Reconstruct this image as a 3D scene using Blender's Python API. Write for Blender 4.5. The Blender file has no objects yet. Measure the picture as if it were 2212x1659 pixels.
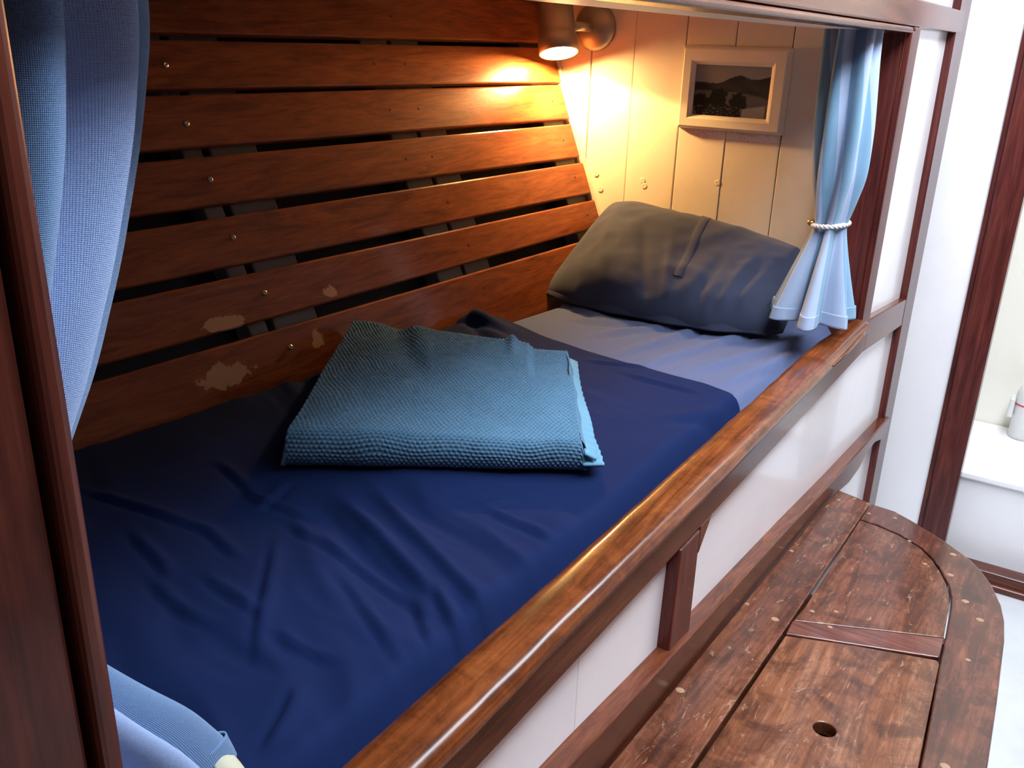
import bpy, bmesh, math, random
import numpy as np
from mathutils import Vector, Matrix, noise

random.seed(7)
S = bpy.context.scene
C = S.collection
H = 1.58                      # eye height: everything below is given relative to the eye level, then lifted by H

# ------------------------------------------------------------------ camera
cam_d = bpy.data.cameras.new('camera')
cam = bpy.data.objects.new('camera', cam_d)
C.objects.link(cam)
RM = ((0.542751, -0.283289, 0.790676), (-0.839367, -0.216296, 0.498678), (0.029750, -0.934325, -0.355178))
M = Matrix(((RM[0][0], -RM[0][1], -RM[0][2], 0.0),
            (RM[1][0], -RM[1][1], -RM[1][2], -0.40),
            (RM[2][0], -RM[2][1], -RM[2][2], H),
            (0, 0, 0, 1)))
cam.matrix_world = M
cam_d.sensor_width = 36.0
cam_d.lens = 36.0 * 1957.93 / 2212.0
cam_d.clip_start = 0.02
S.camera = cam

# ------------------------------------------------------------------ world, daylight, fill lamp, exposure
W = bpy.data.worlds.new('world')
S.world = W
W.use_nodes = True
W.node_tree.nodes['Background'].inputs[0].default_value = (0.75, 0.85, 1.0, 1)
W.node_tree.nodes['Background'].inputs[1].default_value = 0.3


def area(name, loc, sx, sy, power, col, rot=(0, 0, 0)):
    d = bpy.data.lights.new(name, 'AREA')
    d.shape = 'RECTANGLE'; d.size = sx; d.size_y = sy
    d.energy = power; d.color = col
    o = bpy.data.objects.new(name, d)
    o.location = (loc[0], loc[1], loc[2] + H); o.rotation_euler = rot
    C.objects.link(o)
    return o


area('skylight_daylight', (1.52, -0.56, 0.93), 2.4, 0.50, 98, (0.84, 0.91, 1.0))
area('forward_cabin_fill', (3.25, -0.45, 0.6), 0.4, 0.5, 4.5, (1.0, 0.97, 0.92))  # added fill lamp to brighten the forward cabin; its deckhead has no opening
S.view_settings.view_transform = 'Standard'
S.view_settings.look = 'None'
S.view_settings.gamma = 1.0
S.view_settings.use_curve_mapping = False
S.view_settings.exposure = 0.0


# ------------------------------------------------------------------ materials
def mat(name):
    m = bpy.data.materials.new(name)
    m.use_nodes = True
    nt = m.node_tree
    b = nt.nodes['Principled BSDF']
    return m, nt, b


def nd(nt, t, **kw):
    n = nt.nodes.new(t)
    for k, v in kw.items():
        if k.startswith('i_'):
            n.inputs[k[2:].replace('_', ' ')].default_value = v
        else:
            setattr(n, k, v)
    return n


def ramp(nt, fac, stops, interp='LINEAR'):
    r = nt.nodes.new('ShaderNodeValToRGB')
    r.color_ramp.interpolation = interp
    e = r.color_ramp.elements
    while len(e) < len(stops):
        e.new(0.5)
    for k, (p, c) in enumerate(stops):
        e[k].position = p; e[k].color = (*c, 1)
    nt.links.new(fac, r.inputs[0])
    return r.outputs[0]


def mixc(nt, fac, a, b, mode='MIX'):
    m = nt.nodes.new('ShaderNodeMix'); m.data_type = 'RGBA'; m.blend_type = mode
    for sock, v in ((m.inputs['Factor'], fac), (m.inputs['A'], a), (m.inputs['B'], b)):
        pass
    fs = [i for i in m.inputs if i.name == 'Factor' and i.type == 'VALUE'][0]
    As = [i for i in m.inputs if i.name == 'A' and i.type == 'RGBA'][0]
    Bs = [i for i in m.inputs if i.name == 'B' and i.type == 'RGBA'][0]
    for s, v in ((fs, fac), (As, a), (Bs, b)):
        if hasattr(v, 'links'):
            nt.links.new(v, s)
        elif isinstance(v, (int, float)):
            s.default_value = v
        else:
            s.default_value = (*v, 1)
    return [o for o in m.outputs if o.type == 'RGBA'][0]


def math_n(nt, op, a, b=None):
    m = nt.nodes.new('ShaderNodeMath'); m.operation = op
    for i, v in enumerate((a, b)):
        if v is None:
            continue
        if hasattr(v, 'links'):
            nt.links.new(v, m.inputs[i])
        else:
            m.inputs[i].default_value = v
    return m.outputs[0]


def bump(nt, b, height, strength=0.3, dist=0.002):
    n = nt.nodes.new('ShaderNodeBump')
    n.inputs['Strength'].default_value = strength
    n.inputs['Distance'].default_value = dist
    nt.links.new(height, n.inputs['Height'])
    nt.links.new(n.outputs[0], b.inputs['Normal'])


def ocoord(nt, scale=(1, 1, 1), rnd=True):
    tc = nt.nodes.new('ShaderNodeTexCoord')
    v = tc.outputs['Object']
    if rnd:
        oi = nt.nodes.new('ShaderNodeObjectInfo')
        mm = math_n(nt, 'MULTIPLY', oi.outputs['Random'], 37.0)
        a = nt.nodes.new('ShaderNodeVectorMath'); a.operation = 'ADD'
        nt.links.new(v, a.inputs[0]); nt.links.new(mm, a.inputs[1])
        v = a.outputs[0]
    mp = nt.nodes.new('ShaderNodeMapping')
    mp.inputs['Scale'].default_value = scale
    nt.links.new(v, mp.inputs[0])
    return mp.outputs[0]


def noise_n(nt, vec, scale, detail=4, rough=0.55, dist=0.0):
    n = nt.nodes.new('ShaderNodeTexNoise')
    n.inputs['Scale'].default_value = scale
    n.inputs['Detail'].default_value = detail
    n.inputs['Roughness'].default_value = rough
    n.inputs['Distortion'].default_value = dist
    nt.links.new(vec, n.inputs['Vector'])
    return n.outputs[0]


def patches_mask(nt, spots, wob=0.5, nscale=40):
    """irregular worn spots at given places of the world: (x, y, z, rx, rz)"""
    geo = nt.nodes.new('ShaderNodeNewGeometry')
    nz = noise_n(nt, geo.outputs['Position'], nscale, 5, 0.65)
    acc = None
    for (x, y, z, rx, rz) in spots:
        s = nt.nodes.new('ShaderNodeVectorMath'); s.operation = 'SUBTRACT'
        nt.links.new(geo.outputs['Position'], s.inputs[0]); s.inputs[1].default_value = (x, y, z + H)
        d = nt.nodes.new('ShaderNodeVectorMath'); d.operation = 'DIVIDE'
        nt.links.new(s.outputs[0], d.inputs[0]); d.inputs[1].default_value = (rx, max(rx, rz) * 2, rz)
        l = nt.nodes.new('ShaderNodeVectorMath'); l.operation = 'LENGTH'
        nt.links.new(d.outputs[0], l.inputs[0])
        v = math_n(nt, 'SUBTRACT', 1.0, l.outputs['Value'])
        acc = v if acc is None else math_n(nt, 'MAXIMUM', acc, v)
    nn = math_n(nt, 'MULTIPLY', math_n(nt, 'SUBTRACT', nz, 0.5), 4 * wob)
    t = math_n(nt, 'ADD', acc, nn)
    mr = nt.nodes.new('ShaderNodeMapRange')
    mr.inputs[1].default_value = 0.10; mr.inputs[2].default_value = 0.22
    nt.links.new(t, mr.inputs[0])
    return mr.outputs[0]


def wood(name, dark, mid, light, axis='x', rough=0.28, coat=0.25, blotch=0.0, spots=None, scr=False, grain=1.0):
    m, nt, b = mat(name)
    st = {'x': (1.3, 14, 14), 'y': (14, 1.3, 14), 'z': (14, 14, 1.3)}[axis]
    v = ocoord(nt, st)
    n1 = noise_n(nt, v, 2.2, 6, 0.6, 1.6)
    col = ramp(nt, n1, [(0.30, dark), (0.5, mid), (0.72, light)])
    st2 = tuple(s * (1.0 if s < 5 else 5.0) for s in st)
    v2 = ocoord(nt, st2)
    n2 = noise_n(nt, v2, 2.6, 3, 0.7, 0.4)
    g = ramp(nt, n2, [(0.35, (0.62, 0.58, 0.55)), (0.6, (1.06, 1.05, 1.03))])
    col = mixc(nt, 0.75 * grain, col, g, 'MULTIPLY')
    if blotch > 0:
        v3 = ocoord(nt, (6, 6, 6))
        n3 = noise_n(nt, v3, 2.4, 6, 0.7, 0.8)
        k = ramp(nt, n3, [(0.40, (0.30, 0.26, 0.26)), (0.56, (1, 1, 1))])
        col = mixc(nt, blotch, col, k, 'MULTIPLY')
    if scr:
        vs = ocoord(nt, (9, 40, 40))
        n4 = noise_n(nt, vs, 2.0, 4, 0.75, 1.2)
        k = ramp(nt, n4, [(0.60, (0, 0, 0)), (0.70, (1, 1, 1))])
        kk = nt.nodes.new('ShaderNodeRGBToBW'); nt.links.new(k, kk.inputs[0])
        col = mixc(nt, math_n(nt, 'MULTIPLY', kk.outputs[0], 0.5), col, (0.42, 0.27, 0.17))
    rgh = None
    if spots:
        pm = patches_mask(nt, spots)
        col = mixc(nt, pm, col, (0.50, 0.30, 0.18))
        rgh = math_n(nt, 'ADD', math_n(nt, 'MULTIPLY', pm, 0.4), rough)
    nt.links.new(col, b.inputs['Base Color'])
    if rgh is not None:
        nt.links.new(rgh, b.inputs['Roughness'])
    else:
        b.inputs['Roughness'].default_value = rough
    b.inputs['Coat Weight'].default_value = coat
    b.inputs['Coat Roughness'].default_value = 0.10
    b.inputs['Specular IOR Level'].default_value = 0.24
    bump(nt, b, n2, 0.12, 0.001)
    return m


def paint(name, col, rough=0.35, dirt=0.06, coat=0.0, bumpy=0.15, bscale=60):
    m, nt, b = mat(name)
    v = ocoord(nt)
    n1 = noise_n(nt, v, 5, 5, 0.6)
    lo = tuple(c * (1 - dirt * 2) for c in col)
    c = ramp(nt, n1, [(0.32, lo), (0.55, col)])
    nt.links.new(c, b.inputs['Base Color'])
    b.inputs['Roughness'].default_value = rough
    b.inputs['Coat Weight'].default_value = coat
    n2 = noise_n(nt, v, bscale, 3, 0.6)
    bump(nt, b, n2, bumpy, 0.001)
    return m


def plain(name, col, rough=0.5, metal=0.0, var=0.08):
    m, nt, b = mat(name)
    n1 = noise_n(nt, ocoord(nt), 30, 3)
    c = ramp(nt, n1, [(0.3, tuple(x * (1 - var) for x in col)), (0.7, col)])
    nt.links.new(c, b.inputs['Base Color'])
    b.inputs['Roughness'].default_value = rough
    b.inputs['Metallic'].default_value = metal
    return m


def cloth(name, col, col2=None, weave=900.0, wb=0.35, rough=0.9, uv=False, stripes=None, sheen=0.15, var=3.0, wdist=0.0006):
    m, nt, b = mat(name)
    tc = nt.nodes.new('ShaderNodeTexCoord')
    vec = tc.outputs['UV'] if uv else tc.outputs['Object']
    n1 = noise_n(nt, tc.outputs['Object'], var, 4, 0.6)
    col2 = col2 or tuple(c * 0.86 for c in col)
    c = ramp(nt, n1, [(0.35, col2), (0.65, col)])
    if stripes:
        w = nt.nodes.new('ShaderNodeTexWave'); w.wave_type = 'BANDS'; w.bands_direction = 'X'
        w.inputs['Scale'].default_value = stripes[0]; w.inputs['Distortion'].default_value = 0.0
        nt.links.new(tc.outputs['UV'], w.inputs[0])
        f = ramp(nt, w.outputs['Fac'], [(0.49, (0, 0, 0)), (0.53, (1, 1, 1))])
        bw = nt.nodes.new('ShaderNodeRGBToBW'); nt.links.new(f, bw.inputs[0])
        c = mixc(nt, bw.outputs[0], c, stripes[1])
    hs = []
    for ax in ('X', 'Y'):
        w = nt.nodes.new('ShaderNodeTexWave'); w.wave_type = 'BANDS'; w.bands_direction = ax
        w.inputs['Scale'].default_value = weave / 6.2832 * 2 / 2
        w.inputs['Distortion'].default_value = 0.4; w.inputs['Detail'].default_value = 1
        nt.links.new(vec, w.inputs[0])
        hs.append(w.outputs['Fac'])
    hh = math_n(nt, 'MULTIPLY', hs[0], hs[1])
    k = ramp(nt, hh, [(0.0, (0.80, 0.80, 0.80)), (0.8, (1.05, 1.05, 1.05))])
    c = mixc(nt, 0.6 if wb > 0 else 0.0, c, k, 'MULTIPLY')
    nt.links.new(c, b.inputs['Base Color'])
    b.inputs['Roughness'].default_value = rough
    b.inputs['Sheen Weight'].default_value = sheen
    b.inputs['Specular IOR Level'].default_value = 0.06
    if wb > 0:
        bump(nt, b, hh, wb, wdist)
    return m


WORN = [(1.012, 0.838, -0.480, 0.052, 0.014), (1.252, 0.814, -0.470, 0.018, 0.014), (0.985, 0.808, -0.562, 0.058, 0.022),
        (1.19, 0.79, -0.545, 0.016, 0.020)]
m_plank = wood('varnished_plank', (0.155, 0.036, 0.011), (0.26, 0.070, 0.021), (0.34, 0.104, 0.031), 'x', 0.30, 0.12, spots=WORN, grain=0.9)
m_rail = wood('worn_cap_rail', (0.08, 0.021, 0.007), (0.165, 0.044, 0.012), (0.25, 0.077, 0.022), 'x', 0.24, 0.2, blotch=0.55)
m_trimx = wood('mahogany_x', (0.060, 0.015, 0.008), (0.115, 0.031, 0.014), (0.17, 0.052, 0.024), 'x', 0.24, 0.15)
m_trimz = wood('mahogany_z', (0.050, 0.011, 0.010), (0.095, 0.021, 0.018), (0.14, 0.034, 0.026), 'z', 0.26, 0.12)
m_postz = wood('dark_post', (0.030, 0.007, 0.005), (0.060, 0.014, 0.009), (0.095, 0.024, 0.014), 'z', 0.30, 0.15)
m_trimy = wood('mahogany_y', (0.055, 0.014, 0.010), (0.11, 0.032, 0.020), (0.17, 0.055, 0.034), 'y', 0.24, 0.15)
m_bench = wood('worn_bench', (0.060, 0.016, 0.008), (0.125, 0.037, 0.017), (0.21, 0.078, 0.040), 'x', 0.27, 0.22, blotch=0.65, scr=True)
m_benchlid = wood('worn_hatch', (0.095, 0.029, 0.013), (0.18, 0.062, 0.026), (0.29, 0.128, 0.068), 'x', 0.28, 0.25, blotch=0.75, scr=True)
m_benchrim = wood('bench_border', (0.050, 0.012, 0.008), (0.100, 0.026, 0.014), (0.18, 0.060, 0.032), 'x', 0.24, 0.25, blotch=0.65)
m_benchy = wood('bench_batten', (0.06, 0.016, 0.012), (0.13, 0.038, 0.026), (0.22, 0.075, 0.050), 'y', 0.28, 0.3, blotch=0.3)
m_white = paint('white_gloss_paint', (0.91, 0.90, 0.92), 0.22, 0.02, 0.3, 0.08, 25)
m_cream = paint('cream_board_paint', (0.80, 0.72, 0.60), 0.42, 0.05, 0.0, 0.35, 90)
nt = m_cream.node_tree; b = nt.nodes['Principled BSDF']
src = b.inputs['Base Color'].links[0].from_socket
pmk = patches_mask(nt, [(2.2, 0.395, -0.206, 0.036, 0.012), (2.2, 0.305, -0.205, 0.026, 0.010)], 0.9, 130)
nt.links.new(mixc(nt, pmk, src, (0.93, 0.90, 0.84)), b.inputs['Base Color'])
m_creamwall = paint('cream_cabin_paint', (0.86, 0.83, 0.74), 0.4, 0.02)
m_floor = paint('white_floor_paint', (0.58, 0.60, 0.63), 0.3, 0.05)
m_darkhull = paint('dark_hull_paint', (0.035, 0.032, 0.030), 0.6, 0.2)
m_rib = paint('grey_rib_paint', (0.20, 0.19, 0.17), 0.5, 0.2)
m_screw = plain('brass_screw', (0.62, 0.55, 0.42), 0.3, 1.0)
m_hole = plain('nail_hole_filler', (0.02, 0.008, 0.004), 0.8)
m_plug = plain('pale_wood_plug', (0.32, 0.19, 0.11), 0.4, 0, 0.3)
m_navy = cloth('navy_cotton', (0.0062, 0.0150, 0.064), (0.0056, 0.0136, 0.058), 3200, 0.10, 0.85, sheen=0.0)
m_fitted = cloth('slate_blue_cotton', (0.080, 0.105, 0.205), (0.076, 0.099, 0.196), 3200, 0.10, 0.85, sheen=0.1)
m_pillow = cloth('dark_slate_cotton', (0.038, 0.045, 0.080), (0.035, 0.042, 0.074), 3200, 0.10, 0.8, sheen=0.15)
m_blanket = cloth('teal_blue_wool', (0.092, 0.200, 0.312), (0.083, 0.182, 0.286), 2400, 0.25, 0.95, sheen=0.08, var=14)
m_selv = cloth('pale_teal_selvedge', (0.125, 0.30, 0.43), (0.11, 0.27, 0.40), 2400, 0.25, 0.95)
m_curt = cloth('denim_blue_curtain', (0.42, 0.52, 0.72), (0.38, 0.48, 0.69), 1900, 0.5, 0.9, uv=True, stripes=(2.4, (0.20, 0.36, 0.52)), sheen=0.2, wdist=0.0008)
m_curtl = cloth('denim_blue_curtain_plain', (0.30, 0.42, 0.70), (0.26, 0.38, 0.65), 1900, 0.6, 0.9, uv=True, stripes=(1.1, (0.13, 0.24, 0.44)), sheen=0.2, wdist=0.0010)
m_patch = cloth('yellowed_lining', (0.50, 0.50, 0.38), None, 1900, 0.4)
m_rope = plain('white_cotton_rope', (0.72, 0.70, 0.68), 0.9)
m_brass = plain('brass_hook', (0.70, 0.42, 0.14), 0.3, 0.8)
m_frame = paint('cream_picture_frame', (0.78, 0.70, 0.58), 0.4, 0.04)
m_lampb = plain('brushed_lamp_metal', (0.42, 0.36, 0.30), 0.38, 0.7)
m_grey = paint('grey_plastic', (0.70, 0.70, 0.69), 0.4)
m_red = plain('red_print', (0.65, 0.08, 0.10), 0.5)
m_edge = plain('dark_seam', (0.012, 0.009, 0.008), 0.9)

m_glow, nt, b = mat('lamp_diffuser_glow')
b.inputs['Base Color'].default_value = (1, 0.95, 0.85, 1)
b.inputs['Emission Color'].default_value = (1.0, 0.58, 0.21, 1)
b.inputs['Emission Strength'].default_value = 275.0

m_glass, nt, b = mat('picture_glass')
b.inputs['Base Color'].default_value = (1, 1, 1, 1)
b.inputs['Roughness'].default_value = 0.03
b.inputs['Transmission Weight'].default_value = 1.0
b.inputs['IOR'].default_value = 1.12

m_print, nt, b = mat('photo_print')
at = nt.nodes.new('ShaderNodeVertexColor'); at.layer_name = 'print'
nt.links.new(at.outputs[0], b.inputs['Base Color'])
b.inputs['Roughness'].default_value = 0.35

# ------------------------------------------------------------------ object helpers
ORI = {}


def lift(p):
    return Vector((p[0], p[1], p[2] + H))


def link(o, origin, parent):
    C.objects.link(o)
    ORI[o.name] = Vector(origin)
    if parent is None:
        o.location = lift(origin)
    else:
        o.parent = parent
        o.location = Vector(origin) - ORI[parent.name]
    return o


def mk(name, verts, faces, m, parent=None, origin=None, smooth=False, uvs=None):
    v = [Vector(p) for p in verts]
    if origin is None:
        lo = Vector((min(p.x for p in v), min(p.y for p in v), min(p.z for p in v)))
        hi = Vector((max(p.x for p in v), max(p.y for p in v), max(p.z for p in v)))
        origin = (lo + hi) / 2
        if parent is None:
            origin.z = lo.z
    origin = Vector(origin)
    me = bpy.data.meshes.new(name)
    me.from_pydata([tuple(p - origin) for p in v], [], faces)
    if uvs is not None:
        l = me.uv_layers.new(name='UVMap')
        for lp in me.loops:
            l.data[lp.index].uv = uvs[lp.vertex_index]
    bm = bmesh.new(); bm.from_mesh(me)
    bmesh.ops.recalc_face_normals(bm, faces=bm.faces)
    bm.to_mesh(me); bm.free()
    if smooth:
        for p in me.polygons:
            p.use_smooth = True
    me.materials.append(m)
    o = bpy.data.objects.new(name, me)
    return link(o, origin, parent)


def frombm(name, bm, m, parent=None, origin=None, smooth=False):
    bm.verts.ensure_lookup_table()
    vs = [v.co.copy() for v in bm.verts]
    bm.verts.index_update()
    fs = [[v.index for v in f.verts] for f in bm.faces]
    bm.free()
    return mk(name, vs, fs, m, parent, origin, smooth)


def empty(name, origin):
    o = bpy.data.objects.new(name, None)
    o.empty_display_size = 0.05
    return link(o, origin, None)


def tag(o, label=None, cat=None, group=None, kind=None):
    if label: o['label'] = label
    if cat: o['category'] = cat
    if group: o['group'] = group
    if kind: o['kind'] = kind
    return o


def struct(o, label=None):
    o['kind'] = 'structure'
    if label: o['label'] = label
    return o


def bm_prism(poly, dirv, bevel=0.0, seg=2):
    """poly: list of 3-D points (planar), extruded along dirv"""
    bm = bmesh.new()
    vs = [bm.verts.new(p) for p in poly]
    f = bm.faces.new(vs)
    r = bmesh.ops.extrude_face_region(bm, geom=[f])
    ev = [g for g in r['geom'] if isinstance(g, bmesh.types.BMVert)]
    bmesh.ops.translate(bm, verts=ev, vec=Vector(dirv))
    bmesh.ops.recalc_face_normals(bm, faces=bm.faces)
    if bevel > 0:
        es = [e for e in bm.edges if len(e.link_faces) == 2 and e.calc_face_angle(0) > 0.35]
        bmesh.ops.bevel(bm, geom=es, offset=bevel, segments=seg, profile=0.5, affect='EDGES', clamp_overlap=True)
    return bm


def prism(name, poly, dirv, m, parent=None, bevel=0.002, seg=2, smooth=False):
    return frombm(name, bm_prism(poly, dirv, bevel, seg), m, parent, None, smooth)


def box(name, lo, hi, m, parent=None, bevel=0.002, seg=2):
    x0, y0, z0 = lo; x1, y1, z1 = hi
    return prism(name, [(x0, y0, z0), (x1, y0, z0), (x1, y1, z0), (x0, y1, z0)], (0, 0, z1 - z0), m, parent, bevel, seg)


def lathe(name, prof, m, parent, base, axis, seg=28, smooth=True):
    """prof: (r, h) list along axis from base"""
    a = Vector(axis).normalized()
    u = a.orthogonal().normalized(); w = a.cross(u)
    vs = []; fs = []
    for (r, h) in prof:
        for k in range(seg):
            t = 2 * math.pi * k / seg
            vs.append(Vector(base) + a * h + (u * math.cos(t) + w * math.sin(t)) * r)
    for i in range(len(prof) - 1):
        for k in range(seg):
            k2 = (k + 1) % seg
            fs.append([i * seg + k, i * seg + k2, (i + 1) * seg + k2, (i + 1) * seg + k])
    if prof[0][0] > 1e-5: fs.append(list(range(seg))[::-1])
    if prof[-1][0] > 1e-5: fs.append([(len(prof) - 1) * seg + k for k in range(seg)])
    return mk(name, vs, fs, m, parent, None, smooth)


def tube_mesh(path, r, seg=8, closed=False):
    path = [Vector(p) for p in path]
    n = len(path); vs = []; fs = []
    prev = None
    for i, p in enumerate(path):
        if closed:
            t = (path[(i + 1) % n] - path[i - 1]).normalized()
        else:
            t = (path[min(i + 1, n - 1)] - path[max(i - 1, 0)]).normalized()
        if prev is None:
            u = t.orthogonal().normalized()
        else:
            u = (prev - t * prev.dot(t)).normalized()
        prev = u; w = t.cross(u)
        rr = r[i] if isinstance(r, (list, tuple)) else r
        for k in range(seg):
            a = 2 * math.pi * k / seg
            vs.append(p + (u * math.cos(a) + w * math.sin(a)) * rr)
    rng = n if closed else n - 1
    for i in range(rng):
        j = (i + 1) % n
        for k in range(seg):
            k2 = (k + 1) % seg
            fs.append([i * seg + k, i * seg + k2, j * seg + k2, j * seg + k])
    if not closed:
        fs.append(list(range(seg))[::-1]); fs.append([(n - 1) * seg + k for k in range(seg)])
    return vs, fs


def tube(name, path, r, m, parent=None, seg=8, closed=False):
    v, f = tube_mesh(path, r, seg, closed)
    return mk(name, v, f, m, parent, None, True)


def grid_faces(nu, nv):
    return [[i * nv + j, (i + 1) * nv + j, (i + 1) * nv + j + 1, i * nv + j + 1] for i in range(nu - 1) for j in range(nv - 1)]


def interp(x, pts):
    return float(np.interp(x, [p[0] for p in pts], [p[1] for p in pts]))


def sstep(a, b, x):
    t = max(0.0, min(1.0, (x - a) / (b - a)))
    return t * t * (3 - 2 * t)


def nz(x, y, z=0.0):
    return noise.noise(Vector((x, y, z)))


def crease(x, y, segs):
    d = 0.0
    for (x0, y0, x1, y1, h, w) in segs:
        dx, dy = x1 - x0, y1 - y0
        L2 = dx * dx + dy * dy
        t = ((x - x0) * dx + (y - y0) * dy) / L2
        if t < -0.25 or t > 1.25:
            continue
        L = math.sqrt(L2)
        q = ((x - x0) * dy - (y - y0) * dx) / L
        q += 0.003 * math.sin(4 * t + x0 * 40)
        if abs(q) > 5 * w:
            continue
        tp = sstep(-0.25, 0.25, t) * (1 - sstep(0.75, 1.25, t))
        # a soft ridge with a sharper valley on one side
        d += h * tp * (math.exp(-(q / w) ** 2) - 0.8 * math.exp(-((q - 1.3 * w) / (0.55 * w)) ** 2))
    return d


# ------------------------------------------------------------------ the setting: cabin shell
FZ = -1.58
CZ = 0.75
floor = struct(box('floor', (-1.0, -1.9, FZ - 0.05), (2.92, 0.02, FZ), m_floor, None, 0), 'white painted cabin sole')
struct(box('wall_opposite', (-1.0, -1.95, FZ), (4.0, -1.9, CZ), m_trimx, None, 0), 'dark panelled far side of the cabin')
struct(box('wall_back', (-1.05, -1.95, FZ), (-1.0, 0.0, CZ), m_trimz, None, 0), 'dark wooden bulkhead behind the viewer')
# deckhead with the skylight opening
SX0, SX1, SY0, SY1 = 0.3, 2.74, -0.82, -0.30
bm = bmesh.new()
for lo, hi in (((-1.05, -1.95), (SX0, 0.13)), ((SX1, -1.95), (2.97, 0.13)), ((SX0, -1.95), (SX1, SY0)), ((SX0, SY1), (SX1, 0.13))):
    bmesh.ops.create_cube(bm, size=1.0, matrix=Matrix.Translation(((lo[0] + hi[0]) / 2, (lo[1] + hi[1]) / 2, CZ + 0.03)) @ Matrix.Diagonal((hi[0] - lo[0], hi[1] - lo[1], 0.06, 1)))
struct(frombm('ceiling', bm, m_white), 'white deckhead around the skylight')
bm = bmesh.new()
for lo, hi in (((SX0 - 0.03, SY0 - 0.03), (SX0, SY1 + 0.03)), ((SX1, SY0 - 0.03), (SX1 + 0.03, SY1 + 0.03)), ((SX0, SY0 - 0.03), (SX1, SY0)), ((SX0, SY1), (SX1, SY1 + 0.03))):
    bmesh.ops.create_cube(bm, size=1.0, matrix=Matrix.Translation(((lo[0] + hi[0]) / 2, (lo[1] + hi[1]) / 2, CZ + 0.16)) @ Matrix.Diagonal((hi[0] - lo[0], hi[1] - lo[1], 0.2, 1)))
struct(frombm('window_1', bm, m_white), 'white skylight coaming')

# bulkhead with the doorway
XW = 2.92
struct(box('wall_bulkhead', (XW, -0.137, FZ), (XW + 0.04, 0.03, CZ), m_white, None, 0.0), 'white bulkhead beside the dark door post')
struct(box('wall_bulkhead', (XW, -1.95, FZ), (XW + 0.04, -0.95, CZ), m_white, None, 0.0), 'white bulkhead on the far side of the doorway')
t = empty('trim_1', (XW - 0.01, -0.18, FZ))
box('post', (XW - 0.022, -0.226, FZ), (XW + 0.05, -0.150, CZ), m_trimz, t, 0.006, 3)
box('bead', (XW - 0.012, -0.152, FZ), (XW + 0.05, -0.136, CZ), m_trimz, t, 0.003, 2)
struct(t, 'dark mahogany door post beside the white bulkhead')
t = empty('trim_2', (XW, -0.6, FZ))
box('sill', (XW - 0.012, -0.95, FZ), (XW + 0.05, -0.226, FZ + 0.055), m_trimy, t, 0.006, 3)
box('nosing', (XW - 0.03, -0.95, FZ), (XW - 0.011, -0.226, FZ + 0.022), m_trimy, t, 0.006, 3)
struct(t, 'worn wooden sill across the doorway')
# forward cabin
struct(box('floor', (XW + 0.05, -1.2, FZ - 0.05), (3.7, 0.6, FZ), m_floor, None, 0), 'floor of the forward cabin')
struct(box('wall_forward', (3.50, -1.2, FZ), (3.54, 0.6, CZ), m_creamwall, None, 0), 'cream wall seen through the doorway')
struct(box('wall_forward_side', (XW + 0.04, 0.5, FZ), (3.5, 0.54, CZ), m_creamwall, None, 0), 'cream side wall of the forward cabin')
struct(box('wall_forward_far', (XW + 0.04, -1.24, FZ), (3.5, -1.2, CZ), m_creamwall, None, 0), 'cream far side wall of the forward cabin')
struct(box('ceiling', (XW + 0.04, -1.2, CZ), (3.5, 0.6, CZ + 0.05), m_white, None, 0), 'deckhead of the forward cabin')
t = empty('white_step', (3.2, -0.3, FZ))
box('top', (2.995, -1.19, -1.27), (3.495, 0.49, -1.247), m_white, t, 0.006, 3)
box('riser', (3.01, -1.18, FZ), (3.03, 0.48, -1.27), m_white, t, 0.0)
tag(t, 'white painted step seen through the doorway past the dark post', 'step')
t = empty('white_canister', (3.42, -0.315, -1.246))
lathe('body', [(0.0, 0), (0.040, 0), (0.042, 0.01), (0.042, 0.16), (0.036, 0.18), (0.018, 0.19), (0.0, 0.192)], m_grey, t, (3.42, -0.352, -1.246), (0, 0, 1))
lathe('band', [(0.0425, 0), (0.0432, 0.001), (0.0432, 0.005), (0.0425, 0.006)], m_red, t, (3.42, -0.352, -1.125), (0, 0, 1))
box('clip', (3.375, -0.312, -1.17), (3.43, -0.295, -1.10), m_grey, t, 0.005, 2)
tag(t, 'small pale grey canister with a red line on the white step', 'canister')

# ------------------------------------------------------------------ bunk front (plane y = 0): frame of dark wood with recessed white panels
wf = empty('wall_front', (1.3, 0.0, FZ))


def quad_panel(name, pts, y0, y1, m, parent, bevel=0.002, seg=2):
    return prism(name, [(x, y0, z) for x, z in pts], (0, y1 - y0, 0), m, parent, bevel, seg)


def trimz(x):   # top edge of the low trim board
    return interp(x, [(-1, -0.66), (0.819, -0.829), (1.106, -0.864), (1.73, -0.930), (2.127, -0.976), (2.80, -1.045)])


# recessed white panels
quad_panel('panel', [(0.2, -1.0), (0.843, -1.0), (0.843, -0.67), (0.2, -0.67)], 0.020, 0.034, m_white, wf, 0.0012)
quad_panel('panel', [(0.8436, -1.0), (1.14, -1.0), (1.14, -0.67), (0.8436, -0.67)], 0.020, 0.034, m_white, wf, 0.0012)
quad_panel('panel', [(1.15, FZ), (2.84, FZ), (2.84, -0.69), (1.15, -0.67)], 0.020, 0.034, m_white, wf, 0)
quad_panel('panel', [(2.18, -0.665), (2.84, -0.68), (2.84, 0.07), (2.18, 0.07)], 0.020, 0.034, m_white, wf, 0)
quad_panel('panel', [(0.2, 0.08), (2.84, 0.08), (2.84, 0.74), (0.2, 0.74)], 0.020, 0.034, m_white, wf, 0)
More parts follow.
